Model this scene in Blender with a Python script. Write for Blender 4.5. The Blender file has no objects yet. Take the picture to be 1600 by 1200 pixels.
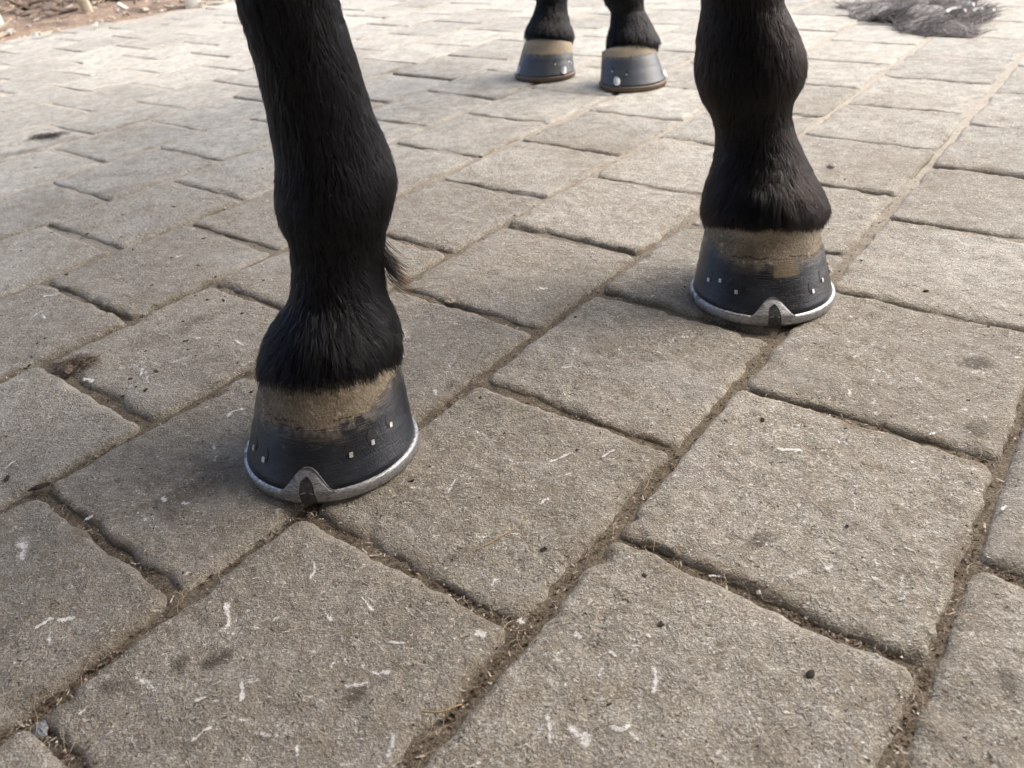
import bpy, math, random
import numpy as np
from mathutils import Vector, Matrix, noise as mn
R = math.radians
random.seed(7); RNG = np.random.default_rng(11)
SC = bpy.context.scene
COL = SC.collection

# ------------------------------------------------------------------ camera
F_PX, PITCH, ROLL, CAM_H = 1232.5, 0.58027571, -0.08410486, 0.38
c_, s_ = math.cos(ROLL), math.sin(ROLL); cp_, sp_ = math.cos(PITCH), math.sin(PITCH)
C_R = np.array([c_, s_*sp_, s_*cp_]); C_U = np.array([-s_, c_*sp_, c_*cp_]); C_F = np.array([0, cp_, -sp_])
C_O = np.array([0, 0, CAM_H])
cd = bpy.data.cameras.new('camera'); cam = bpy.data.objects.new('camera', cd); COL.objects.link(cam)
cam.matrix_world = Matrix([[C_R[i], C_U[i], -C_F[i], C_O[i]] for i in range(3)] + [[0, 0, 0, 1]])
cd.sensor_width = 36; cd.lens = 36*F_PX/1600; cd.clip_start = 0.02; cd.clip_end = 500
cd.dof.use_dof = True; cd.dof.focus_distance = 0.62; cd.dof.aperture_fstop = 11
SC.camera = cam

# ------------------------------------------------------------------ light
SUN_EL, SUN_AZ = R(50), R(72)          # azimuth clockwise from +Y, towards +X: light comes from the right and slightly behind the horse
wd = bpy.data.worlds.new('World'); SC.world = wd; wd.use_nodes = True
nt = wd.node_tree; bg = nt.nodes['Background']
sky = nt.nodes.new('ShaderNodeTexSky'); sky.sky_type = 'NISHITA'; sky.sun_disc = False
sky.sun_elevation = SUN_EL; sky.sun_rotation = SUN_AZ; sky.air_density = 0.75; sky.dust_density = 6.0; sky.ozone_density = 1.0
nt.links.new(sky.outputs[0], bg.inputs[0]); bg.inputs[1].default_value = 0.15
sd = bpy.data.lights.new('sun', 'SUN'); sun = bpy.data.objects.new('sun', sd); COL.objects.link(sun)
sd.energy = 1.25; sd.angle = R(75); sd.color = (1.0, 0.985, 0.95)
sv = Vector((math.cos(SUN_EL)*math.sin(SUN_AZ), math.cos(SUN_EL)*math.cos(SUN_AZ), math.sin(SUN_EL)))
sun.rotation_euler = sv.to_track_quat('Z', 'Y').to_euler(); sun.location = (3, 2, 5)
vs = SC.view_settings; vs.view_transform = 'Standard'; vs.look = 'None'; vs.gamma = 1; vs.use_curve_mapping = False
vs.exposure = 1.25
SC.cycles.max_bounces = 6

# ------------------------------------------------------------------ helpers
def rayd(x, y): return C_F + C_R*(x-800)/F_PX - C_U*(y-600)/F_PX
def at_y(x, y, Y): d = rayd(x, y); return C_O + d*Y/d[1]
def at_z(x, y, Z=0.0): d = rayd(x, y); return C_O + d*(Z-CAM_H)/d[2]

def tag(o, label=None, cat=None, group=None, kind=None):
    if label: o['label'] = label
    if cat: o['category'] = cat
    if group: o['group'] = group
    if kind: o['kind'] = kind
    return o
def empty(name, loc=(0, 0, 0), rz=0):
    o = bpy.data.objects.new(name, None); COL.objects.link(o); o.location = loc; o.rotation_euler = (0, 0, rz)
    o.empty_display_size = .05; return o
def mesh_obj(name, verts, faces, mat, parent=None, smooth=True, uvs=None, loc=None):
    me = bpy.data.meshes.new(name)
    me.from_pydata([tuple(v) for v in verts] if not isinstance(verts, np.ndarray) else verts.tolist(), [],
                   faces if isinstance(faces, list) else faces.tolist())
    if smooth: me.polygons.foreach_set('use_smooth', [True]*len(me.polygons))
    if uvs is not None:
        ul = me.uv_layers.new(name='UVMap'); li = np.zeros(len(me.loops), int); me.loops.foreach_get('vertex_index', li)
        ul.data.foreach_set('uv', np.asarray(uvs)[li].ravel())
    me.materials.append(mat); me.update()
    o = bpy.data.objects.new(name, me); COL.objects.link(o)
    if parent: o.parent = parent
    if loc is not None: o.location = loc
    return o
def hash2(ix, iy, seed):
    h = (ix.astype(np.int64)*374761393 + iy.astype(np.int64)*668265263 + seed*1442695041) & 0xffffffff
    h = ((h ^ (h >> 13))*1274126177) & 0xffffffff; h = (h ^ (h >> 16)) & 0xffffffff
    return h/4294967295.0
def vnoise(x, y, seed=0):
    ix = np.floor(x); iy = np.floor(y); fx = x-ix; fy = y-iy
    fx = fx*fx*(3-2*fx); fy = fy*fy*(3-2*fy)
    a = hash2(ix, iy, seed); b = hash2(ix+1, iy, seed); c = hash2(ix, iy+1, seed); d = hash2(ix+1, iy+1, seed)
    return (a+(b-a)*fx)*(1-fy)+(c+(d-c)*fx)*fy
def fbm(x, y, sc, octv=3, seed=0):
    t = 0; amp = 1; tot = 0
    for i in range(octv):
        t = t+amp*(vnoise(x*sc, y*sc, seed+i*17)-.5)*2; tot += amp; amp *= .5; sc *= 2.03
    return t/tot
def grid_faces(nu, nv, wrap=False):
    i = np.arange(nu-1)[:, None]*nv; j = np.arange(nv if wrap else nv-1)[None, :]; j2 = (j+1) % nv
    return np.stack([i+j, i+j2, i+nv+j2, i+nv+j], -1).reshape(-1, 4)
def hair_obj(name, strands, radii, mat, parent=None):
    """strands: array (n, k, 3)"""
    n, k, _ = strands.shape
    hc = bpy.data.hair_curves.new(name); hc.add_curves([k]*n)
    hc.points.foreach_set('position', strands.astype(np.float32).ravel())
    at = hc.attributes.get('radius') or hc.attributes.new('radius', 'FLOAT', 'POINT')
    at.data.foreach_set('value', radii.astype(np.float32).ravel())
    hc.materials.append(mat)
    o = bpy.data.objects.new(name, hc); COL.objects.link(o)
    if parent: o.parent = parent
    return o

# ------------------------------------------------------------------ material kit
class NT:
    def __init__(s, name):
        s.m = bpy.data.materials.new(name); s.m.use_nodes = True; s.t = s.m.node_tree
        s.b = s.t.nodes['Principled BSDF']; s.out = s.t.nodes['Material Output']
    def n(s, typ, **kw):
        o = s.t.nodes.new('ShaderNode'+typ)
        for k, v in kw.items():
            if k.startswith('i_'):
                key = k[2:]; key = int(key) if key.isdigit() else key.replace('_', ' ')
                if isinstance(v, bpy.types.NodeSocket): s.t.links.new(v, o.inputs[key])
                else: o.inputs[key].default_value = v
            else: setattr(o, k, v)
        return o
    def link(s, a, b): s.t.links.new(a, b)
    def math(s, op, a, b=None, clamp=False):
        o = s.t.nodes.new('ShaderNodeMath'); o.operation = op; o.use_clamp = clamp
        for i, v in enumerate((a, b)):
            if v is None: continue
            if isinstance(v, bpy.types.NodeSocket): s.link(v, o.inputs[i])
            else: o.inputs[i].default_value = v
        return o.outputs[0]
    def noise(s, vec, scale, detail=3, rough=.55, dist=0.0):
        return s.n('TexNoise', i_Vector=vec, i_Scale=scale, i_Detail=detail, i_Roughness=rough, i_Distortion=dist).outputs[0]
    def ramp(s, fac, lo, hi, a=0.0, b=1.0):
        o = s.t.nodes.new('ShaderNodeMapRange'); o.interpolation_type = 'SMOOTHSTEP'
        s.link(fac, o.inputs[0]); o.inputs[1].default_value = lo; o.inputs[2].default_value = hi
        o.inputs[3].default_value = a; o.inputs[4].default_value = b; return o.outputs[0]
    def mix(s, fac, a, b, blend='MIX'):
        o = s.t.nodes.new('ShaderNodeMix'); o.data_type = 'RGBA'; o.blend_type = blend
        for sock, v in ((o.inputs[0], fac), (o.inputs[6], a), (o.inputs[7], b)):
            if isinstance(v, bpy.types.NodeSocket): s.link(v, sock)
            elif isinstance(v, (int, float)): sock.default_value = v
            else: sock.default_value = (*v, 1)
        return o.outputs[2]
    def col(s, v):
        if isinstance(v, bpy.types.NodeSocket): s.link(v, s.b.inputs['Base Color'])
        else: s.b.inputs['Base Color'].default_value = (*v, 1)
    def setv(s, key, v):
        if isinstance(v, bpy.types.NodeSocket): s.link(v, s.b.inputs[key])
        else: s.b.inputs[key].default_value = v
    def bump(s, h, dist, strength=1.0, prev=None):
        o = s.n('Bump', i_Strength=strength, i_Distance=dist, i_Height=h)
        if prev is not None: s.link(prev, o.inputs['Normal'])
        return o.outputs[0]
def simple(name, col, rough=.8, metal=0.0, var=.3, scale=40, bump=0, spec=None):
    k = NT(name); tc = k.n('TexCoord').outputs['Object']
    n = k.noise(tc, scale); d = tuple(c*(1-var) for c in col); b = tuple(min(1, c*(1+var)) for c in col)
    k.col(k.mix(k.ramp(n, .3, .7), d, b)); k.setv('Roughness', rough); k.setv('Metallic', metal)
    if spec is not None: k.setv('Specular IOR Level', spec)
    if bump: k.setv('Normal', k.bump(n, bump))
    return k.m

# stains on the paving: (px, py, half length px, half width px, angle deg, strength)
STAINS = [(1525, 566, .019, .010, 0, .8), (1528, 668, .015, .009, 20, .6), (1190, 845, .012, .007, 10, .7), (560, 1085, .012, .006, 60, .8), (338, 1030, .010, .007, 20, 1.), (170, 1075, .012, .006, 0, .7),
          (280, 1035, .007, .006, 0, .8), (72, 214, .030, .020, 0, .9), (1265, 1055, .0035, .0025, 0, 1.), (1575, 1060, .012, .006, 70, .8), (700, 600, .012, .006, 40, .5),
          (20, 240, .05, .02, 20, .6), (1000, 400, .03, .012, 30, .45), (300, 505, .06, .015, 40, .45), (320, 760, .05, .02, 40, .4), (1170, 560, .05, .012, 10, .35)]
YAW_G = 0.88312968
def paver_material():
    k = NT('paver_concrete'); geo = k.n('NewGeometry').outputs['Position']
    rnd = k.n('ObjectInfo').outputs['Random']
    off = k.n('VectorMath', operation='SCALE'); off.inputs[0].default_value = (7.3, 3.1, 5.7); k.link(rnd, off.inputs[3])
    P = k.n('VectorMath', operation='ADD', i_0=geo, i_1=off.outputs[0]).outputs[0]
    big = k.noise(P, 9, 4); mid = k.noise(P, 60, 4, .65); fine = k.noise(P, 420, 3, .7); grit = k.noise(P, 1100, 2, .6)
    wbig = k.noise(geo, 2.3, 4, .6)
    c = k.mix(k.ramp(mid, .32, .68), (.315, .305, .262), (.49, .488, .44))
    curl = k.noise(P, 260, 3, .6, 2.2); c = k.mix(k.math('MULTIPLY', k.ramp(curl, .52, .68), .8), c, (.70, .68, .63)); c = k.mix(k.math('MULTIPLY', k.ramp(curl, .46, .32), .75), c, (.155, .137, .105))
    # per-stone tint
    tint = k.ramp(rnd, 0, 1, .84, 1.12)
    moth = k.noise(P, 24, 3, .6); c = k.mix(k.math('MULTIPLY', k.ramp(moth, .52, .68), .40), c, (.60, .575, .52)); c = k.mix(k.math('MULTIPLY', k.ramp(moth, .46, .32), .35), c, (.24, .20, .155))
    oc = k.n('VectorRotate', rotation_type='Z_AXIS', i_Vector=k.n('TexCoord').outputs['Object'], i_Angle=-YAW_G).outputs[0]
    so = k.n('SeparateXYZ', i_0=oc); ed = k.math('MAXIMUM', k.math('ABSOLUTE', so.outputs[0]), k.math('ABSOLUTE', so.outputs[1]))
    ed = k.math('ADD', ed, k.math('MULTIPLY', k.math('SUBTRACT', moth, .5), .03))
    c = k.mix(k.math('MULTIPLY', k.ramp(ed, .084, .097), k.ramp(big, .48, .60, 0, .55)), c, (.62, .58, .50))
    c = k.mix(k.math('MULTIPLY', k.ramp(ed, .086, .098), k.ramp(big, .50, .38, 0, .65)), c, (.19, .15, .105))
    c = k.mix(1.0, c, k.n('CombineColor', i_0=tint, i_1=tint, i_2=tint).outputs[0], 'MULTIPLY')
    c = k.mix(k.math('MULTIPLY', k.ramp(grit, .50, .68), .55), c, (.20, .17, .135))
    # trodden dirt: world-wide patches, thickest where the horse stands
    gx = k.n('SeparateXYZ', i_0=geo); 
    dm = k.n('VectorMath', operation='DISTANCE', i_0=geo); dm.inputs[1].default_value = (-.1, .25, 0)
    near = k.ramp(dm.outputs[1], .10, 1.7, 1.0, 0.0)
    dirt = k.math('MULTIPLY', k.ramp(k.math('ADD', wbig, k.math('MULTIPLY', near, .42)), .50, .80), k.ramp(curl, .35, .65, 1.0, .45))
    c = k.mix(k.math('MULTIPLY', dirt, .66), c, (.20, .163, .112))
    # patches of grey cement film
    c = k.mix(k.math('MULTIPLY', k.ramp(big, .56, .72), .35), c, (.42, .41, .40))
    # stains with a shape of their own
    for (px, py, a, b, ang, st) in STAINS:
        p = at_z(px, py); mp = k.n('Mapping', i_Vector=geo); mp.vector_type = 'TEXTURE'
        mp.inputs['Location'].default_value = (p[0], p[1], 0); mp.inputs['Rotation'].default_value = (0, 0, R(ang)); mp.inputs['Scale'].default_value = (a, b, .05)
        ln = k.n('VectorMath', operation='LENGTH', i_0=mp.outputs[0]).outputs[1]
        msk = k.ramp(k.math('ADD', ln, k.math('MULTIPLY', k.math('SUBTRACT', mid, .5), 1.9)), .35, 1.25, st*.85, 0)
        c = k.mix(msk, c, (.075, .058, .045))
    # pale bruises: tiny crushed spots and short strokes
    for i, (rot, sx) in enumerate(((0.5, 3.0), (1.9, 3.5), (2.7, 1.6))):
        mp = k.n('Mapping', i_Vector=P); mp.inputs['Rotation'].default_value = (0, 0, rot); mp.inputs['Scale'].default_value = (1, sx, 1); mp.inputs['Location'].default_value = (i*3.3, 1, 0)
        ns = k.noise(mp.outputs[0], 120, 4, .7, .9)
        c = k.mix(k.math('MULTIPLY', k.ramp(ns, .615, .70), k.ramp(curl, .36, .56)), c, (.74, .72, .67))
    # dark pores
    vo = k.n('TexVoronoi', i_Vector=k.n('VectorMath', operation='ADD', i_0=P, i_1=k.n('VectorMath', operation='SCALE', i_0=k.n('TexNoise', i_Vector=P, i_Scale=200.).outputs[1], i_3=.008).outputs[0]).outputs[0], i_Scale=150.); 
    pore = k.math('MULTIPLY', k.ramp(vo.outputs['Distance'], .10, .26, 1, 0), k.ramp(k.noise(P, 45, 2), .52, .62))
    c = k.mix(k.math('MULTIPLY', pore, .4), c, (.08, .062, .045))
    k.col(c); k.setv('Roughness', k.ramp(fine, .3, .7, .72, .95)); k.setv('Specular IOR Level', .4)
    h = k.math('ADD', k.math('MULTIPLY', fine, .8), k.math('ADD', k.math('MULTIPLY', grit, .35), k.math('MULTIPLY', pore, -1.0)))
    h = k.math('ADD', h, k.math('ADD', k.math('MULTIPLY', k.noise(P, 170, 3, .6), 1.5), k.math('MULTIPLY', curl, 1.3)))
    k.setv('Normal', k.bump(h, .0019, 1.0))
    return k.m
M = {}
M['paver'] = paver_material()
def sand_material():
    k = NT('joint_sand'); g = k.n('NewGeometry').outputs['Position']
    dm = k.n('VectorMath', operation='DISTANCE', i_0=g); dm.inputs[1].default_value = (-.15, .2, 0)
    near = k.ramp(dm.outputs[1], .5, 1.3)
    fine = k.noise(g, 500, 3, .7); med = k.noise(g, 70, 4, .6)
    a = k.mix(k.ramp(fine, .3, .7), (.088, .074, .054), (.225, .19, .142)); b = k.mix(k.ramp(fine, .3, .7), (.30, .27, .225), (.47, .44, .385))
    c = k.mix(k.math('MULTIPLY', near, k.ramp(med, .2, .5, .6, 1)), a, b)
    k.col(c); k.setv('Roughness', .95); k.setv('Specular IOR Level', .2)
    k.setv('Normal', k.bump(k.math('ADD', fine, k.math('MULTIPLY', med, 2)), .0016)); return k.m
M['sand'] = sand_material()
def soil_material():
    k = NT('bare_soil'); g = k.n('NewGeometry').outputs['Position']
    a = k.noise(g, 5, 5, .6); f = k.noise(g, 60, 4, .65)
    c = k.mix(k.ramp(f, .3, .7), (.17, .115, .075), (.34, .26, .19)); c = k.mix(k.ramp(a, .5, .68), c, (.13, .095, .07))
    k.col(c); k.setv('Roughness', .95); k.setv('Normal', k.bump(f, .01)); return k.m
M['soil'] = soil_material()
def coat_material():
    k = NT('black_coat'); tc = k.n('TexCoord').outputs['Object']
    mp = k.n('Mapping', i_Vector=tc); mp.inputs['Scale'].default_value = (1, 1, .12)
    st = k.noise(mp.outputs[0], 500, 3)
    k.col(k.mix(k.ramp(st, .3, .7), (.002, .002, .002), (.007, .006, .006))); k.setv('Roughness', .55); k.setv('Specular IOR Level', .15)
    k.setv('Normal', k.bump(st, .001)); return k.m
M['coat'] = coat_material()
def fur_mat(name, col, rough=.20):
    m = bpy.data.materials.new(name); m.use_nodes = True; t = m.node_tree; t.nodes.remove(t.nodes['Principled BSDF'])
    h = t.nodes.new('ShaderNodeBsdfHairPrincipled'); h.parametrization = 'COLOR'
    for k_, v_ in (('Color', (*col, 1)), ('Roughness', rough), ('Radial Roughness', .45), ('Random Roughness', .3), ('IOR', 1.42)):
        if k_ in h.inputs: h.inputs[k_].default_value = v_
    t.links.new(h.outputs[0], t.nodes['Material Output'].inputs['Surface']); return m
def hair_mat(name, col, rough, spec=.5):
    k = NT(name); hi = k.n('HairInfo')
    k.col(k.mix(hi.outputs['Random'], tuple(c*.6 for c in col), tuple(c*1.4 for c in col)))
    k.setv('Roughness', rough); k.setv('Specular IOR Level', spec); return k.m
M['fur'] = fur_mat('black_hair', (.0016, .0016, .0019))
M['fur_sheen'] = fur_mat('sheen_hair', (.008, .0088, .0120), .20)  # lighter bluish colour paints sky highlights into single strands
M['fur_brown'] = fur_mat('brown_black_hair', (.0028, .0020, .0018))
k = NT('tuft_hair'); hi = k.n('HairInfo')
k.col(k.mix(k.ramp(hi.outputs['Intercept'], .55, 1.0), (.012, .01, .009), (.23, .075, .03))); k.setv('Roughness', .45); M['tuft'] = k.m
M['pale_hair'] = hair_mat('shed_pale_hair', (.42, .34, .25), .5)
M['brown_hair'] = hair_mat('shed_brown_hair', (.17, .13, .09), .5)
M['dark_hair'] = hair_mat('shed_dark_hair', (.06, .045, .035), .5)
def hoof_material(name, border, dust, seed, rise=(0, 0), patch=False, painted_shine=None):
    k = NT(name); uv = k.n('UVMap').outputs[0]; tc = k.n('TexCoord').outputs['Object']
    sp = k.n('SeparateXYZ', i_0=uv); t = sp.outputs[1]; u = sp.outputs[0]
    off = k.n('VectorMath', operation='ADD', i_0=tc); off.inputs[1].default_value = (seed*1.7, seed, 0)
    o = off.outputs[0]
    lines = k.n('Mapping', i_Vector=o); lines.inputs['Scale'].default_value = (.10, .10, 1.3); ln = k.noise(lines.outputs[0], 900, 3, .6)
    vert = k.n('Mapping', i_Vector=o); vert.inputs['Scale'].default_value = (1, 1, .10); vn = k.noise(vert.outputs[0], 700, 3, .6)
    big = k.noise(o, 28, 4, .6); med = k.noise(o, 130, 4, .65)
    lobe = k.noise(k.n('Mapping', i_Vector=o, i_Scale=(1, 1, .4)).outputs[0], 38, 3, .5)
    tt = k.math('ADD', t, k.math('MULTIPLY', k.math('SUBTRACT', lobe, .5), .10))
    tt = k.math('ADD', tt, k.math('MULTIPLY', k.math('SUBTRACT', ln, .5), .16)); tt = k.math('ADD', tt, k.math('MULTIPLY', k.math('SUBTRACT', med, .5), .05)); tt = k.math('ADD', tt, k.math('MULTIPLY', k.math('SUBTRACT', vn, .5), .06))
    ut = u
    tt = k.math('SUBTRACT', tt, k.ramp(ut, .07, .23, 0, rise[0])); tt = k.math('SUBTRACT', tt, k.ramp(ut, -.07, -.23, 0, rise[1]))
    tt0 = tt
    brown = k.ramp(tt, border-.030, border+.015)
    dark = k.mix(k.ramp(big, .3, .7), (.004, .005, .008), (.024, .030, .043))
    dark = k.mix(k.math('MULTIPLY', k.ramp(ln, .45, .75), .30), dark, (.08, .09, .105))
    dust_n = k.math('MULTIPLY', k.ramp(tt, border-.16, border), k.ramp(med, .42, .62))
    dark = k.mix(k.math('MULTIPLY', dust_n, dust), dark, (.34, .34, .33))
    dark = k.mix(k.math('MULTIPLY', k.ramp(med, .60, .72), .35), dark, (.13, .12, .11))
    br = k.mix(k.ramp(vn, .3, .7), (.14, .113, .078), (.30, .25, .18)); br = k.mix(k.math('MULTIPLY', k.ramp(big, .42, .62), .5), br, (.085, .062, .042)); br = k.mix(k.math('MULTIPLY', k.ramp(tt, .78, .95), k.ramp(vn, .3, .6, .4, 1)), br, (.42, .36, .27)); crk = k.math('MULTIPLY', k.ramp(k.math('ABSOLUTE', k.math('SUBTRACT', k.math('ADD', t, k.math('MULTIPLY', k.math('SUBTRACT', med, .5), .14)), border+.05)), .004, .012, 1, 0), k.ramp(big, .44, .52)); br = k.mix(k.math('MULTIPLY', crk, .85), br, (.03, .022, .015))
    br = k.mix(k.math('MULTIPLY', k.ramp(med, .58, .7), .6), br, (.52, .46, .36))
    br = k.mix(k.math('MULTIPLY', k.ramp(k.noise(k.n('Mapping', i_Vector=o, i_Scale=(.5, .5, 2.2)).outputs[0], 160, 4, .7), .60, .70), .8), br, (.07, .05, .035))
    smear = k.math('MULTIPLY', k.ramp(tt, border-.14, border-.10), k.ramp(lobe, .52, .56))
    dark = k.mix(k.math('MULTIPLY', smear, .15), dark, (.20, .155, .10))
    if patch:
        pm = k.math('MULTIPLY', k.math('MULTIPLY', k.ramp(ut, .000, .008), k.ramp(ut, .05, .085, 1, 0)), k.math('MULTIPLY', k.ramp(t, .41, .45), k.ramp(med, .3, .5)))
        dark = k.mix(k.math('MULTIPLY', pm, .8), dark, (.24, .19, .125))
    dark = k.mix(k.math('MULTIPLY', k.ramp(tt, border-.20, border-.02), k.ramp(ln, .42, .60, .05, .42)), dark, (.12, .088, .055))
    dark = k.mix(k.math('MULTIPLY', k.ramp(vn, .60, .75), .12), dark, (.11, .115, .12))
    if painted_shine: dark = k.mix(.40, dark, (.12, .14, .17)); br = k.mix(.45, br, (.42, .35, .25))  # sky reflection painted into the dark horn; upper band simply paler
    k.col(k.mix(brown, dark, br)); k.setv('Roughness', k.mix(brown, (.31,)*3, (.72,)*3)); k.setv('Specular IOR Level', .5)
    hh = k.math('ADD', k.math('ADD', k.math('MULTIPLY', ln, .7), k.math('MULTIPLY', vn, .5)), k.math('MULTIPLY', k.math('MULTIPLY', med, brown), 1.6))
    k.setv('Normal', k.bump(hh, .0007, .8)); return k.m
def metal(name, a, b, rough, dark=.15):
    k = NT(name); tc = k.n('TexCoord').outputs['Object']
    mp = k.n('Mapping', i_Vector=tc); mp.inputs['Scale'].default_value = (1, 1, 4); mp.inputs['Rotation'].default_value = (0, .6, .3)
    st = k.noise(mp.outputs[0], 320, 4, .7); bl = k.noise(tc, 70, 3)
    c = k.mix(k.ramp(st, .35, .65), a, b); c = k.mix(k.math('MULTIPLY', k.ramp(bl, .58, .68), dark*4), c, (.05, .05, .055))
    k.col(c); k.setv('Metallic', .75); k.setv('Roughness', rough); k.setv('Normal', k.bump(st, .0005)); return k.m
M['shoe'] = metal('rasped_metal', (.25, .255, .265), (.55, .56, .58), .42, .2)
M['clip'] = metal('dull_metal', (.20, .205, .215), (.46, .47, .49), .48)
M['shoe_brown'] = metal('worn_metal', (.10, .075, .055), (.24, .19, .15), .6)
M['bright'] = metal('bright_metal', (.75, .77, .82), (.95, .95, .98), .3, 0)
M['clip_smear'] = simple('clip_smear', (.05, .05, .053), .5, .3, .5, 300)
M['nail'] = simple('nail_clench', (.62, .62, .63), .4, .5, .2, 300)
M['clip_white'] = simple('bright_clip', (.62, .63, .65), .5, .2, .08, 100)
M['smear'] = simple('dark_smear', (.022, .022, .024), .45, 0, .4, 200)
M['straw'] = simple('dry_straw', (.42, .30, .15), .6, 0, .3, 200)
M['clod'] = simple('dark_clod', (.035, .026, .02), .95, 0, .5, 300, .001)
M['crumb_brown'] = simple('crumb_brown', (.12, .085, .06), .95, 0, .5, 300)
M['crumb_pale'] = simple('crumb_pale', (.50, .44, .36), .9, 0, .3, 300)
M['stone_grey'] = simple('grey_stone', (.20, .21, .23), .7, 0, .3, 120, .001)
M['stone_tan'] = simple('tan_stone', (.24, .20, .155), .9, 0, .3, 120, .001)
M['white'] = simple('white_paint', (.74, .72, .67), .6, 0, .12, 30)
M['cream'] = simple('cream_wood', (.52, .45, .34), .75, 0, .2, 30)
M['pink'] = simple('pink_plastic', (.42, .27, .26), .5, 0, .15, 10)
M['chip'] = simple('wood_chip', (.52, .43, .33), .85, 0, .35, 6)
M['chip_pale'] = simple('pale_chip', (.50, .46, .40), .9, 0, .2, 6)
M['twig'] = simple('dry_twig', (.17, .13, .10), .9, 0, .4, 20)
def scuff_material():
    k = NT('crushed_stone_scuff'); uv = k.n('UVMap').outputs[0]; g = k.n('NewGeometry').outputs['Position']
    sp = k.n('SeparateXYZ', i_0=uv)
    edge = k.math('MULTIPLY', k.math('SUBTRACT', 1.0, k.math('ABSOLUTE', sp.outputs[1])), k.ramp(k.math('ABSOLUTE', sp.outputs[0]), .45, 1.0, 1, 0))
    n = k.noise(g, 650, 4, .8); n2 = k.noise(g, 150, 2)
    a = k.ramp(k.math('ADD', k.math('ADD', n, k.math('MULTIPLY', n2, .5)), k.math('MULTIPLY', edge, .50)), 1.00, 1.22)
    k.col((.70, .69, .66)); k.setv('Roughness', .9); k.setv('Alpha', a); k.setv('Specular IOR Level', .2)
    k.setv('Normal', k.bump(n, .001)); return k.m
M['scuff'] = scuff_material()

# ------------------------------------------------------------------ setting: paving
YAW = 0.88312968; PW = 0.52517813*CAM_H; PL = PW*1.01; V0 = 0.53367263*CAM_H
D = np.array([math.cos(YAW), math.sin(YAW)]); N = np.array([-math.sin(YAW), math.cos(YAW)])
def uv2xy(u, v): return np.stack([u*D[0]+(V0+v)*N[0], u*D[1]+(V0+v)*N[1]], -1)   # metres in, metres out
def xy2uv(x, y): return x*D[0]+y*D[1], x*N[0]+y*N[1]-V0
def proj(p):
    d = np.asarray(p, float)-C_O; z = d@C_F
    return 800+F_PX*(d@C_R)/z, 600-F_PX*(d@C_U)/z, z
def jointu(row, kk):
    if row == -1: return PW*(.635+1.053*kk)
    off = .18+.505*(row % 2)
    if row < -1 or row > 5: off += ((row*37) % 7-3)*.012
    return PW*off+PL*kk
def top_z(x, y):
    """relief shared by the paver tops, metres"""
    z = fbm(x, y, 22, 2, 5)*.0018+fbm(x, y, 120, 3, 9)*.0015
    p = np.clip(vnoise(x*190, y*190, 31)-.74, 0, 1)*np.clip(fbm(x, y, 25, 2, 77)+.5, 0, 1); return z-p*.006
def tile_hash(r, kk, s): return float(hash2(np.array([r+500]), np.array([kk+500]), s)[0])
def tile_dz(r, kk, lu, lv):
    h = (tile_hash(r, kk, 1)-.5)*.0022; return h+(tile_hash(r, kk, 2)-.5)*.010*lu+(tile_hash(r, kk, 3)-.5)*.010*lv
def tile_at(x, y):
    u, v = xy2uv(x, y); r = math.floor(v/PW)
    for kk in range(-60, 90):
        if jointu(r, kk) <= u < jointu(r, kk+1): return r, kk, u-(jointu(r, kk)+jointu(r, kk+1))/2, v-(r+.5)*PW
    return 0, 0, 0, 0
def surf_z(x, y):
    r, kk, lu, lv = tile_at(x, y)
    return float(top_z(np.array([x]), np.array([y]))[0])+tile_dz(r, kk, lu, lv)
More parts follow.
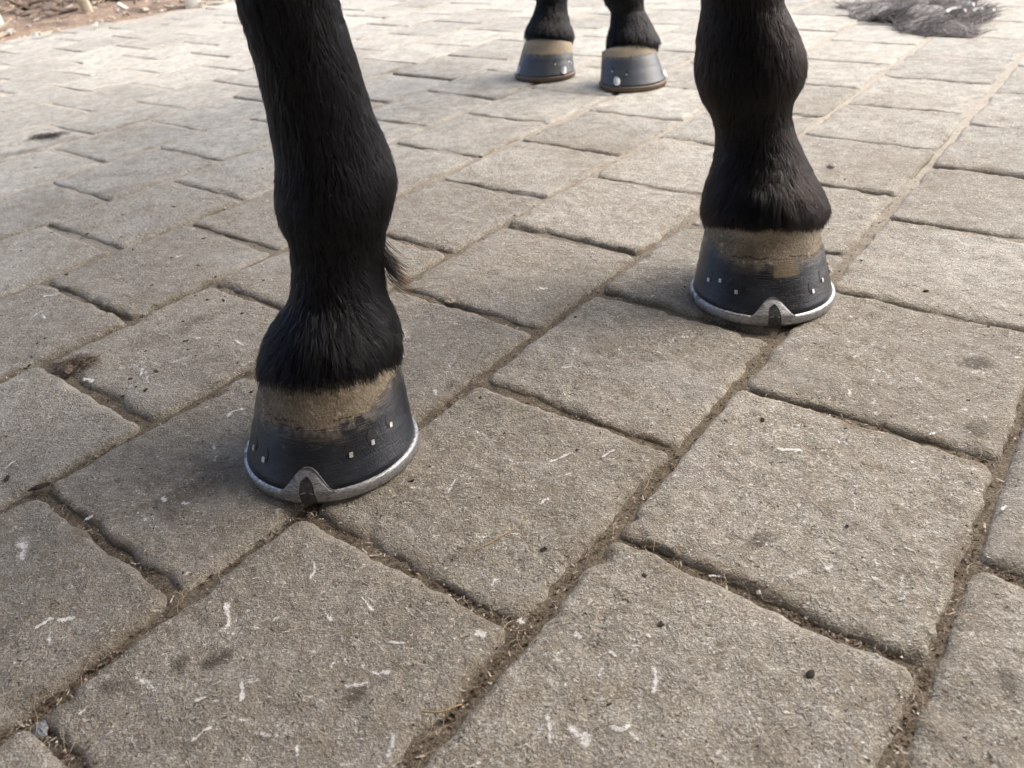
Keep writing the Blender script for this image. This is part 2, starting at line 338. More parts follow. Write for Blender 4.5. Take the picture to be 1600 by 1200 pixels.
def paver_mesh(r, kk, n, fine):
    u0, u1 = jointu(r, kk), jointu(r, kk+1); v0, v1 = r*PW, (r+1)*PW
    g = [.0018+.0024*tile_hash(r, kk, 10+i) for i in range(4)]
    wide = .0016 if r % 3 == 0 else 0
    u0 += g[0]; u1 -= g[1]; v0 += g[2]+wide; v1 -= g[3]+(.0016 if (r+1) % 3 == 0 else 0)
    cu, cv = (u0+u1)/2, (v0+v1)/2; hu, hv = (u1-u0)/2, (v1-v0)/2
    if fine: e = [0, .0008, .0022, .0042, .007, .0105, .0145]
    else: e = [0, .003, .008]
    def axis(h):
        a = [-h+q for q in e]; m = np.linspace(-h+e[-1], h-e[-1], n+1)[1:-1].tolist() if n > 1 else []
        return np.array(a+m+[h-q for q in reversed(e)])
    A, B = axis(hu), axis(hv); nu, nv = len(A), len(B)
    U, V = np.meshgrid(A, B, indexing='ij')
    XY = uv2xy(cu+U, cv+V); x, y = XY[..., 0], XY[..., 1]
    du = hu-np.abs(U); dv = hv-np.abs(V)
    seed = (r*31+kk*7) & 1023
    if fine:
        chip = np.clip(fbm(x, y, 38, 3, 100+seed), 0, 1)
        rad = .0050+.0055*np.clip(fbm(x, y, 14, 2, 60)+.5, 0, 1)+.013*chip**2*2.2
    else: rad = np.full(x.shape, .0045)
    # rounded corner distance
    rc = .010
    cdx = np.clip(rc-du, 0, None); cdy = np.clip(rc-dv, 0, None)
    d = np.where((du < rc) & (dv < rc), rc-np.hypot(cdx, cdy), np.minimum(du, dv))
    q = np.clip(1-d/rad, 0, 1.0); drop = rad*(1-np.sqrt(np.clip(1-q*q, 0, 1)))
    z = -np.minimum(drop*.85, .0075)-np.clip(-d, 0, .004)
    h = (tile_hash(r, kk, 1)-.5)*.0022+(tile_hash(r, kk, 2)-.5)*.010*U+(tile_hash(r, kk, 3)-.5)*.010*V
    z = z+h
    if fine: z = z+top_z(x, y)
    if fine:   # ragged outline
        w = np.clip(1-np.minimum(du, dv)/.02, 0, 1)
        pull = (fbm(x, y, 60, 4, 200+seed)*.0036+.0004)*w
        sx = np.sign(U)*pull*(du < .02); sy = np.sign(V)*pull*(dv < .02)
        dx = uv2xy(sx, sy-V0)
        x = x-dx[..., 0]; y = y-dx[..., 1]
    co = uv2xy(np.array(cu), np.array(cv))
    verts = np.stack([x-co[0], y-co[1], z], -1).reshape(-1, 3)
    faces = grid_faces(nu, nv)[:, [0, 3, 2, 1]].tolist()
    # skirt down into the joint
    idx = np.arange(nu*nv).reshape(nu, nv)
    ring = idx[:, 0].tolist()+idx[-1, 1:].tolist()+idx[-2::-1, -1].tolist()+idx[0, -2:0:-1].tolist()
    base = len(verts); sk = verts[ring].copy(); sk[:, 2] = -.03; verts = np.vstack([verts, sk]); m = len(ring)
    faces += [[ring[i], base+i, base+(i+1) % m, ring[(i+1) % m]] for i in range(m)]
    return verts, faces, (co[0], co[1], 0)
paving = tag(empty('paving'), 'worn square beige concrete pavers laid in staggered rows under the horse', 'paving', kind='structure')
cand = []
ROW_END = 15
for r in range(-12, ROW_END):
    for kk in range(-22, 30):
        if r == ROW_END-1 and tile_hash(r, kk, 50) < .45: continue
        c = uv2xy(np.array((jointu(r, kk)+jointu(r, kk+1))/2), np.array((r+.5)*PW))
        px, py, z = proj((c[0], c[1], 0)); dist = math.hypot(c[0], c[1]-.1)
        vis = z > .05 and -220 < px < 1820 and -60 < py < 1500
        cand.append((0 if vis else 1, dist, r, kk))
cand.sort()
rest_v, rest_f, off = [], [], 0
npav = 0
for i, (hid, dist, r, kk) in enumerate(cand):
    if i < 290:
        if hid == 0: n, fine = (64, True) if dist < .55 else (34, True) if dist < .95 else (14, True) if dist < 1.7 else (3, True)
        else: n, fine = 3, dist < 1.0
        v, f, loc = paver_mesh(r, kk, n, fine)
        mesh_obj('paver', v, f, M['paver'], paving, loc=loc); npav += 1
    else:
        v, f, loc = paver_mesh(r, kk, 1, False); v = v+np.array(loc)
        rest_v.append(v); rest_f += [[a+off for a in q] for q in f]; off += len(v)
o = mesh_obj('outlying_pavers', np.vstack(rest_v), rest_f, M['paver'], paving); tag(o, kind='stuff')

# joint sand: one sheet, finer near the camera
ax = np.concatenate([np.arange(-3.0, -.5, .08), np.arange(-.5, 1.25, .005), np.arange(1.25, 6, .08)])
ay = np.concatenate([np.arange(-3.0, -.55, .08), np.arange(-.55, .75, .005), np.arange(.75, 3.05, .08)])
U, V = np.meshgrid(ax, ay, indexing='ij'); XY = uv2xy(U, V); x, y = XY[..., 0], XY[..., 1]
z = -.0056+fbm(x, y, 14, 2, 3)*.0022+fbm(x, y, 90, 3, 4)*.0016
z = z+np.clip(np.hypot(x, y-.2)-.7, 0, 1)*.0028
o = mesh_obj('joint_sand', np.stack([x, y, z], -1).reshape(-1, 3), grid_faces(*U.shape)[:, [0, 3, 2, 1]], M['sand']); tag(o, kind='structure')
# ground to the horizon
def disc_ground():
    rr = np.concatenate([[0], np.geomspace(1, 300, 26)]); th = np.linspace(0, 2*np.pi, 72, endpoint=False)
    A, T = np.meshgrid(rr, th, indexing='ij'); x = A*np.cos(T); y = A*np.sin(T)
    z = -.035+fbm(x, y, .05, 3, 8)*np.clip(A-20, 0, 60)*.01
    return np.stack([x, y, z], -1).reshape(-1, 3), grid_faces(*A.shape, wrap=True)
v, f = disc_ground(); tag(mesh_obj('ground', v, f, M['soil']), kind='structure')
# soil strip rising slightly past the end of the paving
U, V = np.meshgrid(np.arange(-2.5, 6.5, .03), np.arange(14.35*PW, 14.35*PW+3.2, .03), indexing='ij')
edge = fbm(U, V*0, 4, 3, 21)*.03+fbm(U, V*0, 22, 2, 22)*.012
XY = uv2xy(U, V+edge*np.clip(1-(V-14.35*PW)/.3, 0, 1)); x, y = XY[..., 0], XY[..., 1]
z = -.012+np.clip((V-14.35*PW)/.10, 0, 1)*.018+fbm(x, y, 3, 4, 12)*.012*np.clip((V-14.35*PW)/.2, 0, 1)+fbm(x, y, 25, 2, 13)*.004
tag(mesh_obj('bare_soil', np.stack([x, y, z], -1).reshape(-1, 3), grid_faces(*U.shape)[:, [0, 3, 2, 1]], M['soil']), kind='structure')

# ------------------------------------------------------------------ horse
HX = np.array([-.137, -.99])          # the way the horse faces (on the ground)
HP = np.array([-HX[1], HX[0]])        # its sideways axis, towards picture right
def hoof_params(toe, phi, sc):
    f = np.array([math.sin(phi), -math.cos(phi)]); l = np.array([math.cos(phi), math.sin(phi)])
    c = np.array(toe)-f*.0665*sc; return dict(c=c, f=f, l=l, s=sc, phi=phi)
def hoof_lr(toe, lft, rgt, phi, sc):
    h = hoof_params(toe, phi, sc); h['c'][0] = (at_z(*lft, .005)[0]+at_z(*rgt, .005)[0])/2; return h
LEGS = {
 'fl': dict(h=hoof_lr(at_z(480, 787)[:2], (387, 715), (652, 668), R(-8), .985), zc=.0635, front=True,
    rows=[(0,369,530),(62,388,548),(125,406,567),(187,419,586),(229,428,604),(270,429,620),(300,428,622),(333,434,617),(354,446,609),(396,452,602),(430,453,603),(458,451,606),(492,430,617),(520,415,627),(545,407,630),(566,402,632)]),
 'fr': dict(h=hoof_lr(at_z(1213, 510)[:2], (1079, 458), (1308, 458), R(-8), .995), zc=.066, front=True,
    rows=[(0,1097,1221),(25,1094,1231),(50,1090,1242),(75,1088,1252),(100,1086,1257),(125,1088,1253),(150,1097,1240),(175,1110,1235),(195,1117,1237),(220,1118,1245),(245,1117,1255),(270,1110,1265),(290,1104,1275),(310,1100,1283),(322,1098,1288)]),
 'hl': dict(h=hoof_lr(at_z(850, 129)[:2], (806, 122), (902, 118), R(-21), .93), zc=.066, front=False,
    rows=[(0,837,887),(15,834,887),(30,829,889),(43,823,894),(52,820,897)]),
 'hr': dict(h=hoof_lr(at_z(977, 146)[:2], (939, 134), (1046, 133), R(7), .95), zc=.060, front=False,
    rows=[(-8,942,1007),(0,944,1006),(15,953,1007),(35,953,1015),(52,949,1023),(66,947,1030)]),
}
def hoof_outline(th):
    """base (f,l) and top (f,l,z) outlines of the hoof wall; th=0 at the toe"""
    c, s = np.cos(th), np.sin(th)
    bf = np.where(c > 0, .066*c, .064*c); bl = .0675*s*(1-.20*np.clip(-c, 0, 1)**2)
    tf = np.where(c > 0, .0505*c, .050*c)-.034; tl = .0545*s*(1-.10*np.clip(-c, 0, 1)**2)
    tz = .064+.26*(tf+.034)
    return bf, bl, tf, tl, tz
SHOE_T = .0095
def hoof_pt(th, t, out=0.0):
    th = np.asarray(th, float); t = np.asarray(t, float)
    bf, bl, tf, tl, tz = hoof_outline(th)
    f = bf+(tf-bf)*t; l = bl+(tl-bl)*t; z = SHOE_T+(tz-SHOE_T)*t
    w = .0022*np.sin(np.pi*t)*np.clip(np.cos(th), 0, 1)      # slightly dished front
    f = f-w*.6+np.cos(th)*out; l = l+np.sin(th)*out; z = z+out*.35
    return np.stack([l, -f, z], -1)
def loft(path, halfs, seg=40, fdir=None, tilt=None, power=2.0):
    """stack of elliptic sections; path (n,3), halfs (n,2): sideways, fore-aft; fdir horizontal forward dir"""
    path = np.asarray(path, float); n = len(path); th = np.linspace(0, 2*np.pi, seg, endpoint=False)
    tan = np.gradient(path, axis=0); tan /= np.linalg.norm(tan, axis=1)[:, None]
    V = []
    for i in range(n):
        if tilt is not None:
            f = np.array([fdir[0], fdir[1], tilt[i]]); l = np.array([-fdir[1], fdir[0], 0])
        else:
            l = np.array([HP[0], HP[1], 0]); f = np.cross(tan[i], l); f /= np.linalg.norm(f)
        c = np.sign(np.cos(th))*np.abs(np.cos(th))**(2/power); s = np.sign(np.sin(th))*np.abs(np.sin(th))**(2/power)
        V.append(path[i]+np.outer(c*halfs[i][1], f)+np.outer(s*halfs[i][0], l))
    V = np.vstack(V); Fc = grid_faces(n, seg, wrap=True).tolist()
    Fc.append(list(range(seg))[::-1]); Fc.append([(n-1)*seg+i for i in range(seg)])
    return V, Fc
body_v, body_f, boff = [], [], 0
def add_body(V, Fc):
    global boff
    body_v.append(V); body_f.extend([[a+boff for a in q] for q in Fc]); boff += len(V)
mid_front = (LEGS['fl']['h']['c']+LEGS['fr']['h']['c'])/2; mid_hind = (LEGS['hl']['h']['c']+LEGS['hr']['h']['c'])/2
AX0 = mid_front-HX*.02               # point below the withers on the horse's centre line
def bodypt(back, side, z): p = AX0-HX*back+HP*side; return np.array([p[0], p[1], z])
for key, L in LEGS.items():
    h = L['h']; yc = h['c'][1]; s = h['s']
    cyf = lambda z, yc=yc, s=s: np.interp(z, [0, .062, .12, .18, .21, .35], [yc, yc+.034*s, yc+.054*s, yc+.074*s, yc+.078*s, yc+.072*s])
    secs = []
    for (py, a, b) in L['rows']:
        m = (a+b)/2; z = .2
        for _ in range(25): p = at_y(m, py, float(cyf(z))); z = p[2]
        half = (at_y(b, py, p[1])-at_y(a, py, p[1]))[0]/2
        secs.append((p[0], p[1], p[2], half-.0022))
    secs.sort(key=lambda q: q[2])
    pts, hv, tl = [], [], []
    lowx, lowy, lowz, lowh = secs[0]
    zc = L['zc']
    tz = lambda z: float(np.interp(z, [.05, .07, .11, .15], [.30, .30, .15, 0]))
    pts.append((lowx, lowy-.004, zc-.010)); hv.append((lowh-.012, (lowh-.012)*.95)); tl.append(.28)
    pts.append((lowx, lowy-.004, zc-.004)); hv.append((lowh-.003, (lowh-.004)*.96)); tl.append(.28)
    for (sx, sy, sz, sh) in secs:
        ratio = float(np.interp(sz, [.06, .10, .13, .18, .21, .25, .33], [.96, 1.0, 1.0, 1.12, 1.12, 1.10, 1.12]))
        pts.append((sx, sy, max(sz, zc))); hv.append((sh, sh*ratio)); tl.append(tz(sz))
    # dense resampling
    P = np.array(pts); Hh = np.array(hv); T = np.array(tl); zs = P[:, 2]; o_ = np.argsort(zs); P, Hh, T = P[o_], Hh[o_], T[o_]; zs = P[:, 2]
    zz = np.linspace(zs[0], zs[-1], 70)
    def sm(a):
        a = np.interp(zz, zs, a); ker = np.array([1, 2, 3, 2, 1])/9; b = np.convolve(np.pad(a, 2, mode='edge'), ker, 'valid'); b[:3] = a[:3]; return b
    path = np.stack([sm(P[:, 0]), sm(P[:, 1]), zz], -1); hh = np.stack([sm(Hh[:, 0]), sm(Hh[:, 1])], -1); tt = sm(T)
    fd = h['f'] if L['front'] else h['f']
    topx, topy, topz = path[-1]; th_ = hh[-1]
    side = .13 if key[1] == 'r' else -.13
    if L['front']:
        sh = bodypt(-.02, side, 1.02)
        cx = lambda w: topx+(sh[0]-topx)*w; cy = lambda w: topy+(sh[1]-topy)*w
        up = [(cx(.05), cy(.05), .37, .034, .038), (cx(.1), cy(.1)-.004, .42, .046, .048), (cx(.14), cy(.14)-.010, .465, .050, .052), (cx(.2), cy(.2)-.006, .51, .047, .050), (cx(.35), cy(.35), .60, .048, .058), (cx(.6), cy(.6), .74, .066, .085), (cx(.85), cy(.85), .88, .085, .11), (cx(1), cy(1), 1.02, .09, .13), (cx(1), cy(1)+.05, 1.2, .07, .12)]
    else:
        hx = bodypt(1.12, side, 1.0)
        bk = -HX
        def q(z, fwd, w, a, b): return (topx+(hx[0]-topx)*w+bk[0]*fwd, topy+(hx[1]-topy)*w+bk[1]*fwd, z, a, b)
        up = [q(.24, .02, 0, .036, .042), q(.30, .045, 0, .030, .036), q(.40, .065, .03, .031, .038), q(.47, .085, .05, .040, .052), q(.54, .10, .08, .044, .062), q(.60, .10, .1, .040, .055), q(.70, .06, .25, .05, .07), q(.82, -.02, .5, .075, .12), q(.95, -.10, .8, .10, .17), q(1.08, -.1, 1, .11, .2), q(1.25, -.08, 1, .09, .17)]
        up = [u_ for u_ in up if u_[2] > topz+.03]
    P2 = np.vstack([path, [u_[:3] for u_ in up]]); H2 = np.vstack([hh, [(u_[3], u_[4]) for u_ in up]]); T2 = np.concatenate([tt, np.zeros(len(up))])
    # smooth spline resample upper part
    zsrc = np.linspace(0, 1, len(up)+1); z2 = np.linspace(0, 1, 40)
    def cub(a):
        a = np.asarray(a, float); m = np.gradient(a); i = np.clip((z2*(len(a)-1)).astype(int), 0, len(a)-2); f = z2*(len(a)-1)-i
        return (2*f**3-3*f**2+1)*a[i]+(f**3-2*f**2+f)*m[i]+(-2*f**3+3*f**2)*a[i+1]+(f**3-f**2)*m[i+1]
    A = np.vstack([np.append(path[-1], hh[-1])]+[np.array(u_) for u_ in up])
    U2 = np.stack([cub(A[:, i]) for i in range(5)], -1)
    P2 = np.vstack([path, U2[1:, :3]]); H2 = np.vstack([hh, U2[1:, 3:]]); T2 = np.concatenate([tt, np.zeros(len(U2)-1)])
    V, Fc = loft(P2, H2, 40, fdir=fd if L['front'] else fd, tilt=T2); add_body(V, Fc)
    L['path'] = path; L['hh'] = hh
# trunk, neck, head: elliptic sections along the centre line
def tube_path(ctrl, n=50):
    A = np.array(ctrl, float); z2 = np.linspace(0, 1, n)
    def cub(a):
        m = np.gradient(a); i = np.clip((z2*(len(a)-1)).astype(int), 0, len(a)-2); f = z2*(len(a)-1)-i
        return (2*f**3-3*f**2+1)*a[i]+(f**3-2*f**2+f)*m[i]+(-2*f**3+3*f**2)*a[i+1]+(f**3-f**2)*m[i+1]
    S_ = np.stack([cub(A[:, i]) for i in range(4)], -1)
    return [bodypt(q[0], 0, q[1]) for q in S_], [(max(q[2], .01), max(q[3], .01)) for q in S_]
for ctrl in (
  [(-.22, 1.08, .07, .10), (-.17, 1.10, .15, .19), (-.05, 1.13, .21, .26), (.10, 1.15, .235, .30), (.35, 1.13, .27, .31), (.62, 1.13, .285, .31), (.9, 1.17, .27, .28), (1.1, 1.2, .25, .26), (1.28, 1.2, .20, .22), (1.38, 1.18, .08, .10)],
  [(.12, 1.25, .12, .22), (-.05, 1.32, .105, .21), (-.2, 1.45, .085, .18), (-.35, 1.60, .07, .14), (-.47, 1.74, .062, .115), (-.52, 1.80, .05, .09)],
  [(-.42, 1.80, .05, .07), (-.50, 1.78, .085, .11), (-.60, 1.70, .092, .13), (-.70, 1.58, .075, .105), (-.80, 1.46, .055, .075), (-.88, 1.36, .056, .068), (-.92, 1.31, .045, .05)]):
    pth, hf = tube_path(ctrl); V, Fc = loft(pth, hf, 36); add_body(V, Fc)
me = bpy.data.meshes.new('horse_body'); me.from_pydata(np.vstack(body_v).tolist(), [], body_f)
tmp = bpy.data.objects.new('horse_body', me); COL.objects.link(tmp)
rm = tmp.modifiers.new('r', 'REMESH'); rm.mode = 'VOXEL'; rm.voxel_size = .0042; rm.adaptivity = 0
sm_ = tmp.modifiers.new('s', 'SMOOTH'); sm_.iterations = 6; sm_.factor = .5
dg = bpy.context.evaluated_depsgraph_get(); me2 = bpy.data.meshes.new_from_object(tmp.evaluated_get(dg)); me2.name = 'body'
bpy.data.objects.remove(tmp)
me2.materials.clear(); me2.materials.append(M['coat']); me2.polygons.foreach_set('use_smooth', [True]*len(me2.polygons))
horse = tag(empty('horse', (mid_front[0], mid_front[1], 0)), 'black horse standing on the beige paving with four shod hooves', 'horse')
HORG = np.array([mid_front[0], mid_front[1], 0])
body = bpy.data.objects.new('body', me2); COL.objects.link(body); body.parent = horse; body.location = -HORG
# coat: short hair on the lower legs
nP = len(me2.polygons); cen = np.zeros(nP*3); nor = np.zeros(nP*3); ar = np.zeros(nP)
me2.polygons.foreach_get('center', cen); me2.polygons.foreach_get('normal', nor); me2.polygons.foreach_get('area', ar)
cen = cen.reshape(-1, 3); nor = nor.reshape(-1, 3)
def grow(sel, dens, lmin, lmax, rad, name, lift=.30, mat='fur'):
    idx = np.where(sel)[0]; cnt = RNG.poisson(ar[idx]*dens); ii = np.repeat(idx, cnt); n = len(ii)
    t = RNG.normal(size=(n, 3)); t -= (t*nor[ii]).sum(1)[:, None]*nor[ii]; t /= np.linalg.norm(t, axis=1)[:, None]
    root = cen[ii]+t*RNG.uniform(0, .0026, n)[:, None]-nor[ii]*.0008
    nn = nor[ii]; dn = np.array([0, 0, -1.0]); down = dn-(nn@dn)[:, None]*nn; down /= np.linalg.norm(down, axis=1)[:, None]+1e-6
    sidev = np.cross(nn, down)
    ang = fbm(root[:, 0]+root[:, 1], root[:, 2], 55, 2, 4)*.40+fbm(root[:, 0]*1.3-root[:, 1], root[:, 2], 200, 2, 14)*.45+RNG.normal(0, .14, n)
    T = down*np.cos(ang)[:, None]+sidev*np.sin(ang)[:, None]
    Ln = RNG.uniform(lmin, lmax, n)
    # longer behind the fetlock and round the coronet
    ko = np.clip(1-np.abs(root[:, 2]-.10)/.04, 0, 1); Ln *= 1+.45*ko
    Ln *= 1+.55*np.clip((.078-root[:, 2])/.012, 0, 1)*RNG.random(n)**2; lf = lift*(1+RNG.normal(0, .3, n))+.25*np.clip(fbm(root[:, 0]+root[:, 1], root[:, 2], 120, 2, 24), 0, 1)
    K = 5; S = np.linspace(0, 1, K)[None, :, None]
    st = root[:, None]+Ln[:, None, None]*(T[:, None]*S+nn[:, None]*(lf[:, None, None]*S-lf[:, None, None]*.72*S**2))+RNG.normal(0, 1, (n, 1, 3))*.0006*S**2
    rr = np.tile(rad*np.array([1, 1, .9, .6, .15]), (n, 1))*RNG.uniform(.7, 1.3, (n, 1))
    o = hair_obj(name, st, rr, M[mat], horse); o.location = -HORG; tag(o, kind='stuff'); return n
yy = cen[:, 1]
front = (yy < 1.0) & (cen[:, 2] < .40) & (nor[:, 2] > -.75)
hind = (yy > 1.0) & (cen[:, 2] < .34) & (nor[:, 2] > -.75)
rside = cen[:, 0] > .06
grow(front, 1.2e5, .008, .0135, .00020, 'guard_hair', lift=.34, mat='fur_sheen')  # extra strands that carry the coat's highlights in their colour
print('hairs', grow(front & ~rside, 1.15e6, .008, .015, .00013, 'short_coat'), grow(front & rside, 1.15e6, .008, .015, .00013, 'short_coat', mat='fur_brown'), grow(hind, 3.0e5, .010, .016, .00024, 'short_coat'), 'bodyfaces', nP)
# long reddish-tipped ergot tuft behind the near fetlock (picture left leg)
def tuft(px, py, Y, dirx, n, ln):
    p = at_y(px, py, Y); S = np.linspace(0, 1, 7)[None, :, None]
    root = p+RNG.normal(0, 1, (n, 3))*np.array([.0015, .003, .007]); L_ = RNG.uniform(.7, 1.1, n)*ln
    d0 = np.array([dirx*.25, 0, -1.0]); d1 = np.array([dirx*1.0, 0, -.35])
    st = root[:, None]+L_[:, None, None]*(S*d0*.65+S**2.2*d1*RNG.uniform(.25, .6, (n, 1, 1)))+RNG.normal(0, 1, (n, 1, 3))*.0012*S
    rr = np.tile(.00017*np.array([1, 1, 1, .9, .8, .6, .2]), (n, 1))
    o = hair_obj('fetlock_tuft', st, rr, M['tuft'], horse); o.location = -HORG; return tag(o, 'long dark hair tuft with reddish tips', kind='stuff')
cyl = LEGS['fl']['h']['c'][1]
tuft(600, 402, cyl+.060, 1, 150, .027)
# mane, tail, ears, eyes (above the frame)
def strands(name, rootf, n, ln, rad, swing):
    S = np.linspace(0, 1, 8)[None, :, None]; root = np.array([rootf(q) for q in RNG.uniform(0, 1, n)])
    L_ = RNG.uniform(.7, 1, n)*ln; out = np.array(swing)
    st = root[:, None]+L_[:, None, None]*(S**.8*np.array([0, 0, -1.0])+np.sqrt(S)*out*RNG.uniform(.5, 1.3, (n, 1, 1)))+RNG.normal(0, 1, (n, 1, 3))*.012*S
    o = hair_obj(name, st, np.tile(rad*np.array([1, 1, 1, 1, .9, .8, .6, .2]), (n, 1)), M['fur'], horse); o.location = -HORG; tag(o, kind='stuff')
strands('mane', lambda q: bodypt(.05-.5*q, 0, 1.48+.40*q)+RNG.normal(0, 1, 3)*.008, 2500, .22, .0005, (.45*HP[0], .45*HP[1], 0))
strands('tail', lambda q: bodypt(1.37+.03*q, 0, 1.30-.08*q)+RNG.normal(0, 1, 3)*.012, 2500, .85, .0006, (-HX[0]*.1, -HX[1]*.1, 0))
for sd_ in (-1, 1):
    b = bodypt(-.47, sd_*.055, 1.86); pth = [b, b+np.array([HP[0]*sd_*.01, HP[1]*sd_*.01, .05]), b+np.array([HP[0]*sd_*.012, HP[1]*sd_*.012, .10]), b+np.array([0, 0, .15])]
    V, Fc = loft(pth, [(.022, .018), (.03, .016), (.022, .012), (.003, .003)], 14, fdir=HX, tilt=[0]*4); o = mesh_obj('ear', V-HORG, Fc, M['coat'], horse)
    e = bodypt(-.60, sd_*.082, 1.735); V, Fc = loft([e+np.array([0, 0, q]) for q in np.linspace(-.019, .019, 9)], [(math.sqrt(max(.0001, .02**2-q*q)),)*2 for q in np.linspace(-.019, .019, 9)], 16, fdir=HX, tilt=[0]*9)
    mesh_obj('eye', V-HORG, Fc, M['smear'], horse)
# hooves
def slab(fn, us, vs_, thick_fn, name, mat, parent, smooth=True):
    """thin shell over a (u,v) patch: outer face fn(u,v,out), with walls"""
    nu, nv = len(us), len(vs_[0]); top, bot = [], []
    for i, u in enumerate(us):
        for v in vs_[i]: top.append(fn(u, v, thick_fn(u, v))); bot.append(fn(u, v, -.001))
    V = np.vstack([np.array(top), np.array(bot)]); n = nu*nv; Fq = grid_faces(nu, nv).tolist()
    Fc = [q[::-1] for q in Fq]+[[a+n for a in q] for q in Fq]
    idx = np.arange(n).reshape(nu, nv); ring = idx[:, 0].tolist()+idx[-1, 1:].tolist()+idx[-2::-1, -1].tolist()+idx[0, -2:0:-1].tolist()
    m = len(ring); Fc += [[ring[i], ring[(i+1) % m], ring[(i+1) % m]+n, ring[i]+n] for i in range(m)]
    return mesh_obj(name, V, Fc, mat, parent, smooth)
def find_th(h, px, py):
    best = None
    for a in np.linspace(-95, 95, 191):
        for t in np.linspace(.0, .9, 61):
            q = hoof_pt(R(a), t)*h['s']; c, s2 = math.cos(h['phi']), math.sin(h['phi'])
            w = (h['c'][0]+q[0]*c-q[1]*s2, h['c'][1]+q[0]*s2+q[1]*c, q[2]+.0012); X, Y, _ = proj(w); e = math.hypot(X-px, Y-py)
            if best is None or e < best[0]: best = (e, a, t)
    return best[1], best[2]
HOOFM = {'fl': hoof_material('hoof_horn_a', .56, .55, 1, (.30, 0)), 'fr': hoof_material('hoof_horn_b', .60, .35, 2, (.12, .22), True), 'hl': hoof_material('hoof_horn_c', .64, .3, 3, painted_shine=True), 'hr': hoof_material('hoof_horn_d', .78, .25, 4, painted_shine=True)}
HLAB = {'fl': 'near front hoof with a dusty patch at its right', 'fr': 'front hoof with a pale brown smear above the toe clip', 'hl': 'hind hoof with a large bright clip', 'hr': 'hind hoof shining pale blue at its right side'}
NAILS = {'fl': [(548, 710), (582, 690), (610, 664), (412, 717), (397, 700)], 'fr': [(1108, 437), (1126, 439), (1151, 456), (1269, 455), (1285, 438), (1297, 423)],
         'hl': [(867, 101), (889, 96), (892, 98)], 'hr': [(957, 112), (979, 117), (1035, 115)]}
CLIPS = {'hl': [(881, 111), (809, 115)], 'hr': [(964, 130), (1043, 122)]}
